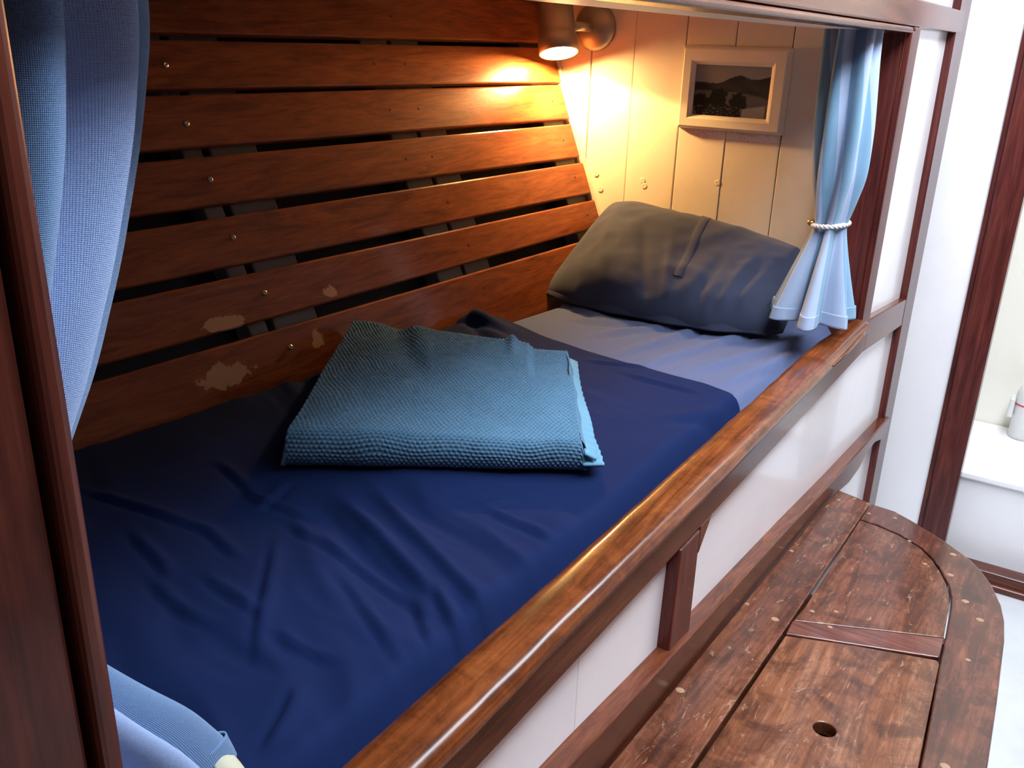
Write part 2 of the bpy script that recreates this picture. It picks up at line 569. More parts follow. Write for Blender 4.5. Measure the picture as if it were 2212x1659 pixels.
# frame
quad_panel('rail', [(0.15, -0.686), (2.24, -0.686), (2.24, -0.60), (0.15, -0.60)], 0.0, 0.034, m_trimx, wf, 0.003)
quad_panel('rail', [(2.2405, -0.688), (2.746, -0.744), (2.744, -0.664), (2.2405, -0.606)], 0.0005, 0.034, m_trimx, wf, 0.003)
quad_panel('stile', [(1.102, -0.98), (1.192, -0.98), (1.188, -0.69), (1.112, -0.69)], 0.0, 0.034, m_trimz, wf, 0.003)
quad_panel('stile', [(2.775, FZ), (2.905, FZ), (2.895, CZ), (2.665, CZ)][0:2] + [(2.89, CZ), (2.70, CZ)], 0.0, 0.034, m_trimz, wf, 0.003)
quad_panel('stile', [(-1.0, FZ), (0.2095, FZ), (0.2095, CZ), (-1.0, CZ)], 0.0, 0.05, m_postz, wf, 0.003)
# small corner fillets where the muntin meets the rail
quad_panel('fillet', [(1.186, -0.684), (1.235, -0.684), (1.19, -0.735)], 0.0, 0.030, m_trimx, wf, 0.002)
struct(wf, 'bunk front of white panels framed in dark wood')

# bead on the opening edge of the near post
t = empty('trim_3', (0.22, 0.0, FZ))
box('bead', (0.2125, -0.006, -0.60), (0.227, 0.05, 0.06), m_postz, t, 0.005, 3)
box('backing', (0.10, 0.05, -0.72), (0.226, 0.07, 0.1), m_trimz, t, 0.001)
struct(t, 'dark beaded edge of the near post')

# low trim board over the bench
tb = [(x, trimz(x)) for x in (-0.6, 0.2, 0.819, 1.106, 1.4, 1.73, 2.127, 2.5, 2.79)]
bt = [(2.79, -1.105), (2.70, -1.088), (2.60, -1.060), (2.50, -1.055), (2.42, -1.072), (2.30, -1.068), (2.16, -1.04), (1.0, -0.945), (-0.6, -0.81)]
bb = struct(quad_panel('baseboard_front', tb + bt, -0.010, 0.022, m_trimx, None, 0.004, 3), 'dark low trim board behind the bench, swept down at its far end')

# jamb (right post of the opening)
t = empty('trim_4', (2.18, 0.04, -0.72))
box('jamb', (2.140, 0.006, -0.66), (2.198, 0.12, 0.045), m_trimz, t, 0.002)
box('bead', (2.134, -0.004, -0.60), (2.166, 0.010, 0.042), m_trimz, t, 0.005, 3)
box('face', (2.168, -0.002, -0.62), (2.232, 0.012, 0.050), m_trimz, t, 0.003, 2)
struct(t, 'dark red post at the head end of the bunk opening')

# cap rail
prof = [(-0.020, -0.606), (-0.024, -0.600), (-0.025, -0.592), (-0.021, -0.584), (-0.012, -0.5795), (0.024, -0.5785), (0.034, -0.581), (0.0385, -0.588), (0.0385, -0.600), (0.034, -0.612), (0.010, -0.614)]
vs = []; fs = []
xs = [0.1 + 0.03 * k for k in range(68)] + [2.125, 2.135, 2.141, 2.144]
npf = len(prof)
for x in xs:
    w = 1 - 0.35 * sstep(1.85, 2.15, x)
    e = 1.0
    if x > 2.12:
        e = max(0.55, math.sqrt(max(0.0, 1 - ((x - 2.12) / 0.03) ** 2)))
    for (y, z) in prof:
        yy = -0.025 + (y + 0.025) * (w if y > 0 else 1)
        cy, cz = -0.002, -0.596
        rg = 0.0012 * nz(x * 9, y * 60, z * 60) + 0.0008 * nz(x * 40, y * 120, 3)
        vs.append((x, cy + (yy - cy) * e + rg, cz + (z - cz) * e + rg * 0.7))
for i in range(len(xs) - 1):
    for k in range(npf):
        k2 = (k + 1) % npf
        fs.append([i * npf + k, i * npf + k2, (i + 1) * npf + k2, (i + 1) * npf + k])
fs.append(list(range(npf))); fs.append([(len(xs) - 1) * npf + k for k in range(npf)][::-1])
t = empty('trim_5', (1.1, 0.0, -0.614))
mk('cap_rail', vs, fs, m_rail, t, None, True)
# cove strip under the cap, and worn splinter at the nose
box('cove', (0.1, -0.012, -0.622), (2.13, 0.004, -0.606), m_trimx, t, 0.004, 3)
v, f = tube_mesh([(1.80, -0.0255, -0.594), (1.92, -0.0262, -0.595), (2.04, -0.0258, -0.592), (2.13, -0.018, -0.593)], [0.002, 0.004, 0.0045, 0.002], 8)
mk('splinter', v, f, m_rail, t, None, True)
struct(t, 'worn varnished cap rail along the bunk front')

# beam over the opening
t = empty('trim_6', (1.2, 0.0, 0.03))
box('beam', (-0.2, -0.002, 0.050), (2.80, 0.034, 0.104), m_trimx, t, 0.004, 2)
bm = bm_prism([(-0.2, -0.006, 0.037), (2.132, -0.006, 0.037), (2.132, 0.045, 0.037), (-0.2, 0.045, 0.037)], (0, 0, 0.0115), 0.005, 3)
frombm('bead', bm, m_trimx, t, None)
box('liner', (0.0, 0.046, 0.0375), (2.199, 0.13, 0.060), m_cream, t, 0.002)
struct(t, 'dark beam over the bunk opening')
struct(box('ceiling', (0.05, 0.13, 0.135), (2.2, 1.15, 0.15), m_cream, None, 0), 'underside of the upper berth')

# ------------------------------------------------------------------ hull side: sloping slatted lining
def hull_y(x, z):
    return 0.664 + (0.1024 * (2.2 - x) + 0.3689 * (z + 0.585)) / 0.9238


HN = Vector((-0.1024, -0.9238, 0.3689)).normalized()
HX = Vector((1, -0.1108, 0)).normalized()


def hp(x, z, off=0.0):
    p = Vector((x, hull_y(x, z), z))
    return p + HN * off


wl = mk('wall_hull', [hp(0.0, -0.9, -0.075), hp(2.2, -0.9, -0.075), hp(2.2, 0.16, -0.075), hp(0.0, 0.16, -0.075),
                      hp(0.0, -0.9, -0.085), hp(2.2, -0.9, -0.085), hp(2.2, 0.16, -0.085), hp(0.0, 0.16, -0.085)],
        [[0, 1, 2, 3], [7, 6, 5, 4], [0, 4, 5, 1], [1, 5, 6, 2], [2, 6, 7, 3], [3, 7, 4, 0]], m_darkhull)
struct(wl, 'sloping hull side lined with varnished slats')
rows = [  # z of the top at x=1 and x=2.18, z of the bottom at x=1 and x=2.18, x of the right end
    (0.130, 0.132, -0.007, -0.004, 2.188),
    (-0.0175, -0.0165, -0.0975, -0.1015, 2.196),
    (-0.107, -0.107, -0.193, -0.192, 2.186),
    (-0.209, -0.204, -0.290, -0.288, 2.184),
    (-0.311, -0.301, -0.393, -0.380, 2.190),
    (-0.410, -0.397, -0.493, -0.4655, 2.196),
    (-0.513, -0.488, -0.640, -0.640, 2.196)]
planks = []


def lin(a, b, x):
    return a + (b - a) * (x - 1.0) / 1.18


for k, (ta, tb_, ba, bb_, xe) in enumerate(rows):
    x0 = 0.05
    poly = [hp(x0, lin(ba, bb_, x0)), hp(xe, lin(ba, bb_, xe)), hp(xe, lin(ta, tb_, xe)), hp(x0, lin(ta, tb_, x0))]
    planks.append(prism('plank', poly, tuple(-HN * 0.020), m_plank, wl, 0.004, 2))
for (xa, xb) in ((1.045, 1.085), (1.10, 1.20), (1.545, 1.625), (1.635, 1.72), (2.085, 2.175), (0.45, 0.55)):
    sh = 0.03
    poly = [hp(xa + sh, -0.64, -0.024), hp(xb + sh, -0.64, -0.024), hp(xb, 0.13, -0.024), hp(xa, 0.13, -0.024)]
    prism('rib', poly, tuple(-HN * 0.045), m_rib, wl, 0.004, 2)
# screws on the slats (one mesh shared), each a part of its slat
def screw_mesh(name, r, hgt, m, slot):
    bm = bmesh.new()
    seg = 14
    rings = [(r, 0.0), (r * 0.95, hgt * 0.55), (r * 0.55, hgt * 0.95)]
    vv = []
    for (rr, h) in rings:
        vv.append([bm.verts.new((rr * math.cos(2 * math.pi * k / seg), rr * math.sin(2 * math.pi * k / seg), h)) for k in range(seg)])
    for i in range(2):
        for k in range(seg):
            bm.faces.new([vv[i][k], vv[i][(k + 1) % seg], vv[i + 1][(k + 1) % seg], vv[i + 1][k]])
    if slot:
        c = bm.verts.new((0, 0, hgt * 0.35))
        for k in range(seg):
            bm.faces.new([vv[2][k], vv[2][(k + 1) % seg], c])
    else:
        bm.faces.new(vv[2])
    me = bpy.data.meshes.new(name); bm.to_mesh(me); bm.free()
    me.materials.append(m)
    return me


sm = screw_mesh('screw', 0.0052, 0.0035, m_screw, True)
hm = screw_mesh('nail_hole', 0.0026, 0.0006, m_hole, False)


def on_surface(name, me, p, nrm, parent):
    o = bpy.data.objects.new(name, me)
    link(o, p, parent)
    o.rotation_euler = Vector(nrm).to_track_quat('Z', 'Y').to_euler()
    return o


for k, (x, z) in enumerate(((1.067, -0.059), (1.069, -0.154), (1.078, -0.247), (1.084, -0.346), (1.110, -0.446), (1.126, -0.546))):
    on_surface('screw', sm, hp(x, z, 0.0), HN, planks[k + 1])
for (k, x, z) in ((0, 1.64, 0.039), (1, 1.55, -0.057), (1, 1.639, -0.057), (2, 1.555, -0.148), (2, 1.640, -0.149), (3, 1.558, -0.247), (3, 1.638, -0.248),
                  (4, 1.644, -0.345), (5, 1.668, -0.441), (6, 1.677, -0.536), (2, 2.129, -0.147), (3, 2.130, -0.243), (4, 2.136, -0.335), (5, 2.144, -0.431)):
    on_surface('nail_hole', hm, hp(x, z, 0.0), HN, planks[k])

# ------------------------------------------------------------------ head wall of painted boards
XH = 2.20
wh = box('wall_head', (XH + 0.012, 0.036, -0.9), (XH + 0.03, 1.1, 0.14), m_darkhull, None, 0)
struct(wh, 'cream painted board wall at the head of the bunk')
seams = [0.036, 0.142, 0.260, 0.395, 0.520, 0.656, 0.777, 0.98]
gaps = [0, 0.0010, 0.0026, 0.0010, 0.0028, 0.0010, 0.0022, 0]
boards = []
for k in range(len(seams) - 1):
    a = seams[k] + gaps[k] / 2; b_ = seams[k + 1] - gaps[k + 1] / 2
    o = 0.0005 * ((k * 7) % 3)
    boards.append(prism('board', [(XH + o, a, -0.9), (XH + o, b_, -0.9), (XH + o, b_ + 0.0, 0.135), (XH + o, a, 0.135)], (0.014, 0, 0), m_cream, wh, 0.0018, 2))
pm = screw_mesh('plug', 0.0078, 0.0010, m_cream, True)
for (k, y, z) in ((5, 0.742, -0.329), (5, 0.727, -0.368), (4, 0.606, -0.333), (4, 0.600, -0.346), (3, 0.403, -0.318)):
    on_surface('plug', pm, (XH, y, z), (-1, 0, 0), boards[k])
# narrow paint-covered batten where the boards meet the hull
prism('batten', [hp(2.199, -0.62, 0.006), hp(2.199, 0.13, 0.006), hp(2.199, 0.13, -0.02), hp(2.199, -0.62, -0.02)], (-0.006, 0, 0), m_cream, wh, 0.001)
struct(box('wall_foot', (0.02, 0.02, -0.9), (0.05, 1.2, 0.14), m_trimy, None, 0), 'foot wall of the bunk')
struct(box('trim_7', (0.06, 0.045, -0.74), (2.19, 0.60, -0.722), m_trimx, None, 0), 'bunk bottom board under the mattress')

# ------------------------------------------------------------------ reading lamp
LC = Vector((2.085, 0.808, -0.030))
LA = Vector((-0.23, -0.27, -0.93)).normalized()          # where the lamp points
lamp = empty('reading_lamp', (2.15, 0.79, 0.03))
R0 = 0.050
lathe('shade', [(0.030, 0.128), (0.044, 0.124), (0.046, 0.06), (0.046, 0.045), (R0, 0.04), (R0, 0.002), (R0 - 0.003, 0.0), (R0 - 0.004, 0.004), (R0 - 0.006, 0.02)], m_lampb, lamp, LC, -LA, 36)
lathe('diffuser', [(0.0, -0.002), (0.03, -0.0015), (R0 - 0.005, 0.003), (R0 - 0.006, 0.010), (0.0, 0.010)], m_glow, lamp, LC, -LA, 36)
lathe('wall_plate', [(0.058, 0.0), (0.057, 0.006), (0.046, 0.018), (0.022, 0.026), (0.0, 0.028)], m_lampb, lamp, (XH - 0.0005, 0.770, 0.035), (-1, 0, 0), 32)
tube('arm', [(XH - 0.02, 0.772, 0.035), (XH - 0.05, 0.782, 0.036), (LC.x + 0.035, 0.795, 0.036)], 0.012, m_lampb, lamp, 12)
sp = bpy.data.lights.new('bulb', 'SPOT')
sp.energy = 11.5; sp.color = (1.0, 0.58, 0.20); sp.spot_size = math.radians(164); sp.spot_blend = 0.06; sp.shadow_soft_size = 0.014
so = bpy.data.objects.new('bulb', sp)
C.objects.link(so); so.parent = lamp
so.location = (LC + LA * 0.018) - ORI[lamp.name]
so.rotation_euler = Vector((0.17, -0.06, 0.97)).to_track_quat('Z', 'Y').to_euler()
tag(lamp, 'lit round metal reading lamp on the head wall above the slats', 'lamp')

# ------------------------------------------------------------------ framed photograph
pf = empty('picture_frame', (2.19, 0.385, -0.19))
yo0, yo1, zo0, zo1 = 0.518, 0.254, -0.192, 0.000
yi0, yi1, zi0, zi1 = 0.4835, 0.2975, -0.1585, -0.0425


def mitre(name, oa, ob, ia, ib):
    """one moulding piece: outer edge oa-ob, inner edge ia-ib as (y, z)"""
    px = lambda p, x: (x, p[0], p[1])
    mid = lambda o, i, t: (o[0] + (i[0] - o[0]) * t, o[1] + (i[1] - o[1]) * t)
    vs = []
    for o, i in ((oa, ia), (ob, ib)):
        vs += [px(o, XH), px(o, XH - 0.010), px(mid(o, i, 0.14), XH - 0.021), px(mid(o, i, 0.22), XH - 0.023), px(mid(o, i, 0.74), XH - 0.0225), px(mid(o, i, 0.82), XH - 0.021), px(i, XH - 0.011), px(i, XH)]
    n = 8
    fs = [[k, (k + 1) % n, n + (k + 1) % n, n + k] for k in range(n)] + [list(range(n))[::-1], [n + k for k in range(n)]]
    return mk(name, vs, fs, m_frame, pf)


O = [(yo0, zo0), (yo1, zo0), (yo1, zo1), (yo0, zo1)]
I = [(yi0, zi0), (yi1, zi0), (yi1, zi1), (yi0, zi1)]
for k in range(4):
    mitre('moulding', O[k], O[(k + 1) % 4], I[k], I[(k + 1) % 4])
# the print: a small monochrome landscape, painted on a grid of vertices
NU, NV = 96, 64
vs = []; cols = []
for i in range(NU):
    for j in range(NV):
        u = i / (NU - 1); v = j / (NV - 1)      # u left to right, v bottom to top
        vs.append((XH - 0.008, yi0 + (yi1 - yi0) * u, zi0 + (zi1 - zi0) * v))
        ridge = interp(u, [(0, 0.66), (0.10, 0.66), (0.32, 0.64), (0.42, 0.72), (0.54, 0.80), (0.62, 0.82), (0.70, 0.77), (0.85, 0.75), (1, 0.82)]) + 0.015 * nz(u * 14, 3)
        shore = interp(u, [(0, 0.50), (0.3, 0.50), (0.6, 0.48), (0.85, 0.44), (1.0, 0.36)]) + 0.01 * nz(u * 9, 7)
        if v > ridge:
            g = 0.34 + 0.05 * v
        elif v > shore:
            g = 0.052 + 0.03 * (nz(u * 6, v * 6, 2)) + 0.02 * (v - shore)
        else:
            g = 0.16 + 0.04 * nz(u * 4, v * 12, 5)
        tr = max(1 - math.hypot((u - 0.33) / 0.13, (v - 0.34) / 0.24), 1 - math.hypot((u - 0.60) / 0.12, (v - 0.30) / 0.20), 1 - math.hypot((u - 0.10) / 0.16, (v - 0.22) / 0.22), 1 - math.hypot((u - 0.40) / 0.30, (v - 0.10) / 0.16))
        if tr + 0.35 * nz(u * 16, v * 12, 9) > 0.05:
            g = 0.022 + (0.16 if (v < 0.2 and nz(u * 30, v * 30, 4) > 0.25) else 0.0)
        if u > 0.67 and u < 0.96 and v < 0.16 + 0.32 * (u - 0.66):
            g = 0.40
        g = max(0.015, g)
        cols.append((g, g * 0.97, g * 0.95, 1))
pr = mk('print', vs, grid_faces(NU, NV), m_print, pf)
ca = pr.data.color_attributes.new('print', 'FLOAT_COLOR', 'POINT')
for k, c in enumerate(cols):
    ca.data[k].color = c
box('glass', (XH - 0.0105, yi1 - 0.001, zi0 - 0.001), (XH - 0.0095, yi0 + 0.001, zi1 + 0.001), m_glass, pf, 0)
tag(pf, 'monochrome lake landscape photograph in a cream frame on the head wall', 'picture')

# ------------------------------------------------------------------ mattress, fitted sheet
FIT = [(1.642, 0.360, 2.002, 0.283), (1.587, 0.291, 2.101, 0.159), (1.624, 0.198, 2.030, 0.073), (1.726, 0.458, 1.911, 0.338), (1.788, 0.551, 1.856, 0.406), (1.892, 0.674, 1.836, 0.491), (1.583, 0.125, 1.869, 0.068)]
FIT = [(a, b_, c, d, 0.0075, 0.015) for a, b_, c, d in FIT]


def hull_in(x, z=-0.6, g=0.020):
    return hull_y(x, z) - g


nu, nv = 150, 70
vs = []
for i in range(nu):
    x = 0.07 + (2.19 - 0.07) * i / (nu - 1)
    yl = hull_in(x)
    for j in range(nv):
        t = j / (nv - 1)
        y = 0.05 + (yl - 0.05) * t
        e = min(t, 1 - t) * (yl - 0.05)
        ex = min(x - 0.07, 2.19 - x)
        drop = 0.035 * (1 - sstep(0, 0.045, e)) ** 2 + 0.03 * (1 - sstep(0, 0.04, ex)) ** 2
        z = -0.604 - drop + 0.002 * nz(x * 5, y * 5)
        if x > 1.45:
            z += crease(x, y, FIT)
        vs.append((x, y, z))
top = len(vs)
fs = grid_faces(nu, nv)
# skirt down to the base
ring = [i * nv for i in range(nu)] + [(nu - 1) * nv + j for j in range(1, nv)] + [i * nv + nv - 1 for i in range(nu - 2, -1, -1)] + [j for j in range(nv - 2, 0, -1)]
for r in ring:
    x, y, z = vs[r]
    vs.append((x, min(y, hull_y(x, -0.72) - 0.006), -0.72))
nr = len(ring)
for k in range(nr):
    fs.append([ring[k], ring[(k + 1) % nr], top + (k + 1) % nr, top + k])
fs.append([top + k for k in range(nr)])
mt = mk('mattress', vs, fs, m_fitted, None, None, True)
tag(mt, 'mattress in a slate blue fitted sheet under the navy cover', 'mattress')

# ------------------------------------------------------------------ navy cover
CR = [(0.621, 0.658, 0.647, 0.473), (0.647, 0.473, 0.632, 0.379), (0.742, 0.493, 0.739, 0.386), (0.719, 0.374, 0.700, 0.284), (0.790, 0.360, 0.693, 0.124), (0.824, 0.324, 0.696, 0.039),
      (0.722, 0.329, 0.664, 0.134), (0.671, 0.140, 0.612, 0.056), (0.708, 0.135, 0.640, 0.042), (0.542, 0.221, 0.542, 0.143), (0.658, 0.238, 0.584, 0.082), (0.896, 0.192, 0.877, 0.095),
      (0.725, 0.449, 0.794, 0.468), (0.533, 0.413, 0.517, 0.299), (0.662, 0.355, 0.518, 0.216), (0.579, 0.366, 0.553, 0.261), (0.487, 0.138, 0.424, 0.102), (0.874, 0.222, 0.921, 0.179),
      (0.781, 0.586, 0.739, 0.463), (0.589, 0.514, 0.555, 0.416)]
CR = [(a, b_, c, d, 0.0044, 0.0080) for a, b_, c, d in CR]
CR += [(0.790, 0.360, 0.693, 0.124, 0.005, 0.020), (0.824, 0.324, 0.696, 0.039, 0.005, 0.018),
       (1.519, 0.382, 1.547, 0.279, 0.004, 0.008), (1.497, 0.280, 1.480, 0.141, 0.005, 0.009), (1.338, 0.133, 1.456, 0.045, 0.006, 0.02),
       (1.558, 0.766, 1.562, 0.596, 0.010, 0.020), (1.637, 0.785, 1.470, 0.514, 0.008, 0.022)]
EDGE = [(0.02, 1.495), (0.047, 1.513), (0.081, 1.531), (0.152, 1.553), (0.27, 1.563), (0.45, 1.588), (0.663, 1.630), (0.90, 1.66)]
nu, nv = 250, 150
vs = []
for i in range(nu):
    s = i / (nu - 1)
    for j in range(nv):
        t = j / (nv - 1)
        yg = 0.047 + 0.74 * t
        xe = interp(yg, EDGE) + 0.004 * nz(yg * 9, 1.0)
        x = 0.075 + (xe - 0.075) * s
        yl = hull_in(x, -0.59, 0.013)
        y = 0.047 + (yl - 0.047) * t
        de = (xe - x)
        z = -0.5905 + 0.0025 * nz(x * 4, y * 4) + 0.0012 * nz(x * 14, y * 14, 3)
        z += crease(x, y, CR)
        qa = 0.94 * x - 0.35 * y; pa = 0.35 * x + 0.94 * y
        qa += 0.03 * nz(pa * 6, qa * 4, 8)
        msk = sstep(-0.15, 0.35, nz(x * 3.1, y * 3.1, 11)) * sstep(0.0, 0.06, de)
        z += msk * 0.0064 * (1 - 2.2 * abs(nz(qa * 15, pa * 3.2, 12)))
        z += msk * 0.0016 * (1 - 2.2 * abs(nz(qa * 34, pa * 8, 13)))
        z += 0.020 * math.exp(-((x - 1.56) / 0.09) ** 2) * sstep(0.5, 0.70, y)            # ruck near the slats
        z -= 0.0105 * (1 - sstep(0.0, 0.018, de))                                          # rounded turned-back edge
        z -= 0.05 * (1 - sstep(0, 0.05, y - 0.047)) ** 2
        z -= 0.012 * (1 - sstep(0, 0.03, yl - y))
        z = max(z, -0.66)
        vs.append((x, y, z))
dv = mk('navy_cover', vs, grid_faces(nu, nv), m_navy, None, None, True)
md = dv.modifiers.new('thick', 'SOLIDIFY'); md.thickness = 0.003; md.offset = -1
tag(dv, 'rumpled navy blue cover spread over the lower part of the mattress', 'bedding')

# ------------------------------------------------------------------ pillow
PS = [(-0.25, 0.95, -0.30, -0.15, 0.004, 0.012)]
nu, nv = 110, 80
FB = [(0.0, (1.945, 0.122, -0.590)), (0.10, (1.915, 0.150, -0.592)), (0.35, (1.865, 0.27, -0.592)), (0.6, (1.855, 0.42, -0.592)), (0.85, (1.862, 0.60, -0.592)), (1.0, (1.905, 0.722, -0.588))]
BT = [(0.0, (2.165, 0.135, -0.485)), (0.12, (2.172, 0.170, -0.455)), (0.5, (2.175, 0.42, -0.425)), (0.8, (2.175, 0.60, -0.400)), (0.93, (2.175, 0.655, -0.396)), (1.0, (2.168, 0.695, -0.425))]


def vint(t, pts):
    return Vector([interp(t, [(p[0], p[1][k]) for p in pts]) for k in range(3)])


def pil(u, v, side):
    a = vint(u, FB); b_ = vint(u, BT)
    p = a.lerp(b_, v)
    n = Vector((-(b_.z - a.z), 0, (b_.x - a.x))).normalized()
    uu = abs(2 * u - 1); vv = abs(2 * v - 1)
    th = (max(0.0, 1 - uu ** 2.6) ** 0.66) * (max(0.0, 1 - vv ** 2.8) ** 0.55)
    if side > 0:
        T = 0.088
        w = 0.005 * nz(u * 6, v * 4, 2) + 0.0016 * nz(u * 18, v * 12, 5) + 0.008 * (0.5 - abs(nz(u * 7 + v * 3, v * 3, 15)))
        # radiating tucks from the lower edge
        for (uc, dr, wd, hh) in ((0.22, -0.10, 0.020, 0.009), (0.30, -0.12, 0.018, 0.010), (0.40, -0.10, 0.020, -0.009), (0.50, 0.10, 0.018, 0.009), (0.58, 0.16, 0.02, -0.009), (0.72, 0.2, 0.026, 0.008), (0.14, -0.06, 0.02, -0.005)):
            q = u - (uc + dr * v)
            w += hh * math.exp(-(q / wd) ** 2) * (1 - sstep(0.30, 0.75, v)) * sstep(0.0, 0.12, v)
        sag = -0.02 * math.exp(-((u - 0.45) / 0.3) ** 2) * math.exp(-((v - 0.5) / 0.3) ** 2)
        return p + n * (T * th + (w + sag) * min(1, th * 1.5))
    z = p - n * (0.055 * th)
    z.z = max(z.z, -0.592)
    return z


vs = []
for side in (1, -1):
    for i in range(nu):
        for j in range(nv):
            uu = 0.5 - 0.5 * math.cos(math.pi * i / (nu - 1)); vv = 0.5 - 0.5 * math.cos(math.pi * j / (nv - 1))
            p = pil(uu, vv, side)
            p.x = min(p.x, 2.196)
            vs.append(p)
f1 = grid_faces(nu, nv)
f2 = [[nu * nv + k for k in q[::-1]] for q in f1]
bm = bmesh.new()
bv = [bm.verts.new(p) for p in vs]
for q in f1 + f2:
    bm.faces.new([bv[k] for k in q])
bmesh.ops.remove_doubles(bm, verts=bm.verts, dist=0.0006)
pw = empty('pillow', (2.0, 0.42, -0.592))
frombm('pillowcase', bm, m_pillow, pw, None, True)
# flap seam of the pillowcase and the piped lower edge
path = []
for k in range(26):
    v = 0.97 - 0.74 * k / 25
    u = 0.475 + 0.03 * (0.97 - v)
    path.append(pil(u, v, 1) + Vector((-0.0005, 0, 0.0006)))
tube('flap_seam', path, 0.0022, m_pillow, pw, 6)
vs = []
for k in range(26):
    v = 0.97 - 0.74 * k / 25
    u = 0.475 + 0.03 * (0.97 - v)
    for du, h in ((-0.002, 0.0), (-0.001, 0.0028), (0.03, 0.0024), (0.034, 0.0)):
        vs.append(pil(u - du, v, 1) + Vector((-h * 0.5, 0, h * 0.8)))
mk('flap', vs, grid_faces(26, 4), m_pillow, pw, None, True)
path = [pil(0.02 + 0.96 * k / 40, 0.0, 1) + Vector((-0.006 - 0.004 * math.sin(k * 0.7), 0, 0.001)) for k in range(41)]
vs = []
for k in range(41):
    a = pil(0.02 + 0.96 * k / 40, 0.02, 1)
    vs.append(a + Vector((0.004, 0, 0.002)))
    vs.append(path[k] + Vector((0, 0, 0.003)))
    vs.append(path[k] + Vector((0, 0, -0.0005)))
    vs.append(a + Vector((0.006, 0, -0.004)))
mk('edge_flange', vs, grid_faces(41, 4), m_pillow, pw, None, True)
# folded open end sticking up behind at the slats
vs = []
for i in range(14):
    for j in range(10):
        u = i / 13; v = j / 9
        y = 0.640 + 0.045 * u; z = -0.47 + 0.072 * v + 0.006 * math.sin(u * 5) - 0.018 * u * v
        vs.append((2.168 + 0.016 * math.sin(v * 3.1) - 0.012 * math.sin(u * 3.1) * v, y, z))
o = mk('open_end', vs, grid_faces(14, 10), m_pillow, pw, None, True)
md = o.modifiers.new('thick', 'SOLIDIFY'); md.thickness = 0.004
tag(pw, 'dark slate pillow leaning against the cream head wall', 'pillow')

# ------------------------------------------------------------------ folded woven blanket
P00, P10, P01, P11 = Vector((0.812, 0.498, 0)), Vector((1.060, 0.136, 0)), Vector((1.262, 0.772, 0)), Vector((1.420, 0.366, 0))
ZB = -0.583


def bl(u, v):
    return (P00 * (1 - u) + P10 * u) * (1 - v) + (P01 * (1 - u) + P11 * u) * v


nu, nv = 330, 330
vs = []
for i in range(nu):
    u = i / (nu - 1)
    for j in range(nv):
        w = j / (nv - 1)
        # w runs from the underside at the front, round the front fold, over the top to the back edge
        if w < 0.16:
            a = math.pi * (w / 0.16)                     # front roll
            v = 0.035 * (1 - math.sin(a)) if True else 0
            hgt = 0.5 - 0.5 * math.cos(a)
        elif w > 0.93:
            a = (w - 0.93) / 0.07 * math.pi / 2
            v = 0.965 + 0.035 * math.sin(a); hgt = math.cos(a)
        else:
            v = 0.035 + 0.93 * (w - 0.16) / 0.77; hgt = 1.0
        T = 0.050 + 0.006 * math.sin(u * 4 + 1) + 0.010 * v
        p = bl(u, v)
        p += Vector((0.004 * nz(u * 5, v * 3, 1), 0.004 * nz(u * 5, v * 3, 6), 0))
        side = min(u, 1 - u)
        edge = sstep(0.0, 0.022, side)
        z = hgt * T * (0.30 + 0.70 * edge)
        if hgt > 0.5:
            z += 0.0035 * nz(u * 5, v * 5, 4) + 0.006 * math.exp(-((u - 0.30 - 0.25 * (1 - v)) / 0.05) ** 2) * sstep(0.35, 0.7, v)
            z -= 0.008 * math.exp(-((u - 0.22 - 0.35 * (1 - v)) / 0.06) ** 2) * sstep(0.3, 0.7, v)
            z += 0.012 * math.exp(-((u - 0.74) / 0.022) ** 2) * sstep(0.72, 0.97, v)
            z -= 0.010 * sstep(0.80, 0.84, u) * sstep(0.55, 0.75, v)
        # basket weave: little raised stitches, every other row shifted by half
        LU = u * 60 + 0.5 * nz(u * 9, v * 9, 21); LV = w * 80 + 0.7 * nz(u * 8, v * 8, 22)
        row = math.floor(LV); fr = LV - row
        fu = (LU + 0.5 * (row % 2)) % 1.0
        st = (math.sin(math.pi * fr) ** 0.7) * (math.sin(math.pi * fu) ** 0.6)
        d = (0.0040 + 0.0018 * nz(LU * 0.6, LV * 0.6, 2)) * (st - 0.5)
        nrm = Vector((0, 0, 1))
        if w < 0.16:
            a = math.pi * (w / 0.16)
            fd = (P00 - P01).normalized()
            nrm = fd * math.sin(a) + Vector((0, 0, -math.cos(a)))
        if w > 0.93:
            nrm = ((P01 - P00).normalized() + Vector((0, 0, 1))).normalized()
        p = Vector((p.x, p.y, ZB + max(0.0, z))) + nrm * d
        p.y = min(p.y, hull_y(p.x, p.z) - 0.004)
        vs.append(p)
bk = empty('folded_blanket', (1.12, 0.44, ZB))
o = mk('folded_cloth', vs, grid_faces(nu, nv), m_blanket, bk, None, True)
# pale selvedges sticking out at the open end, two layers
for (du, zz, v0, v1, wd, ph) in ((0.99, 0.028, 0.0, 0.97, 0.045, 0.0), (0.985, 0.012, -0.01, 0.55, 0.070, 1.7)):
    vs = []
    for i in range(90):
        v = v0 + (v1 - v0) * i / 89
        for j in range(8):
            s = j / 7
            p = bl(du + wd * s * (0.85 + 0.15 * math.sin(v * 6 + ph)) + 0.0012 * math.sin(v * 110 + ph) * s, v)
            z = ZB + zz * (1 - 0.35 * s) + 0.0014 * math.sin(v * 120 + ph) * s + 0.004 * math.sin(v * 8 + ph) * s + 0.0015
            vs.append((p.x, p.y, z))
    o = mk('selvedge', vs, grid_faces(90, 8), m_selv, bk, None, True)
    md = o.modifiers.new('thick', 'SOLIDIFY'); md.thickness = 0.004; md.offset = 0
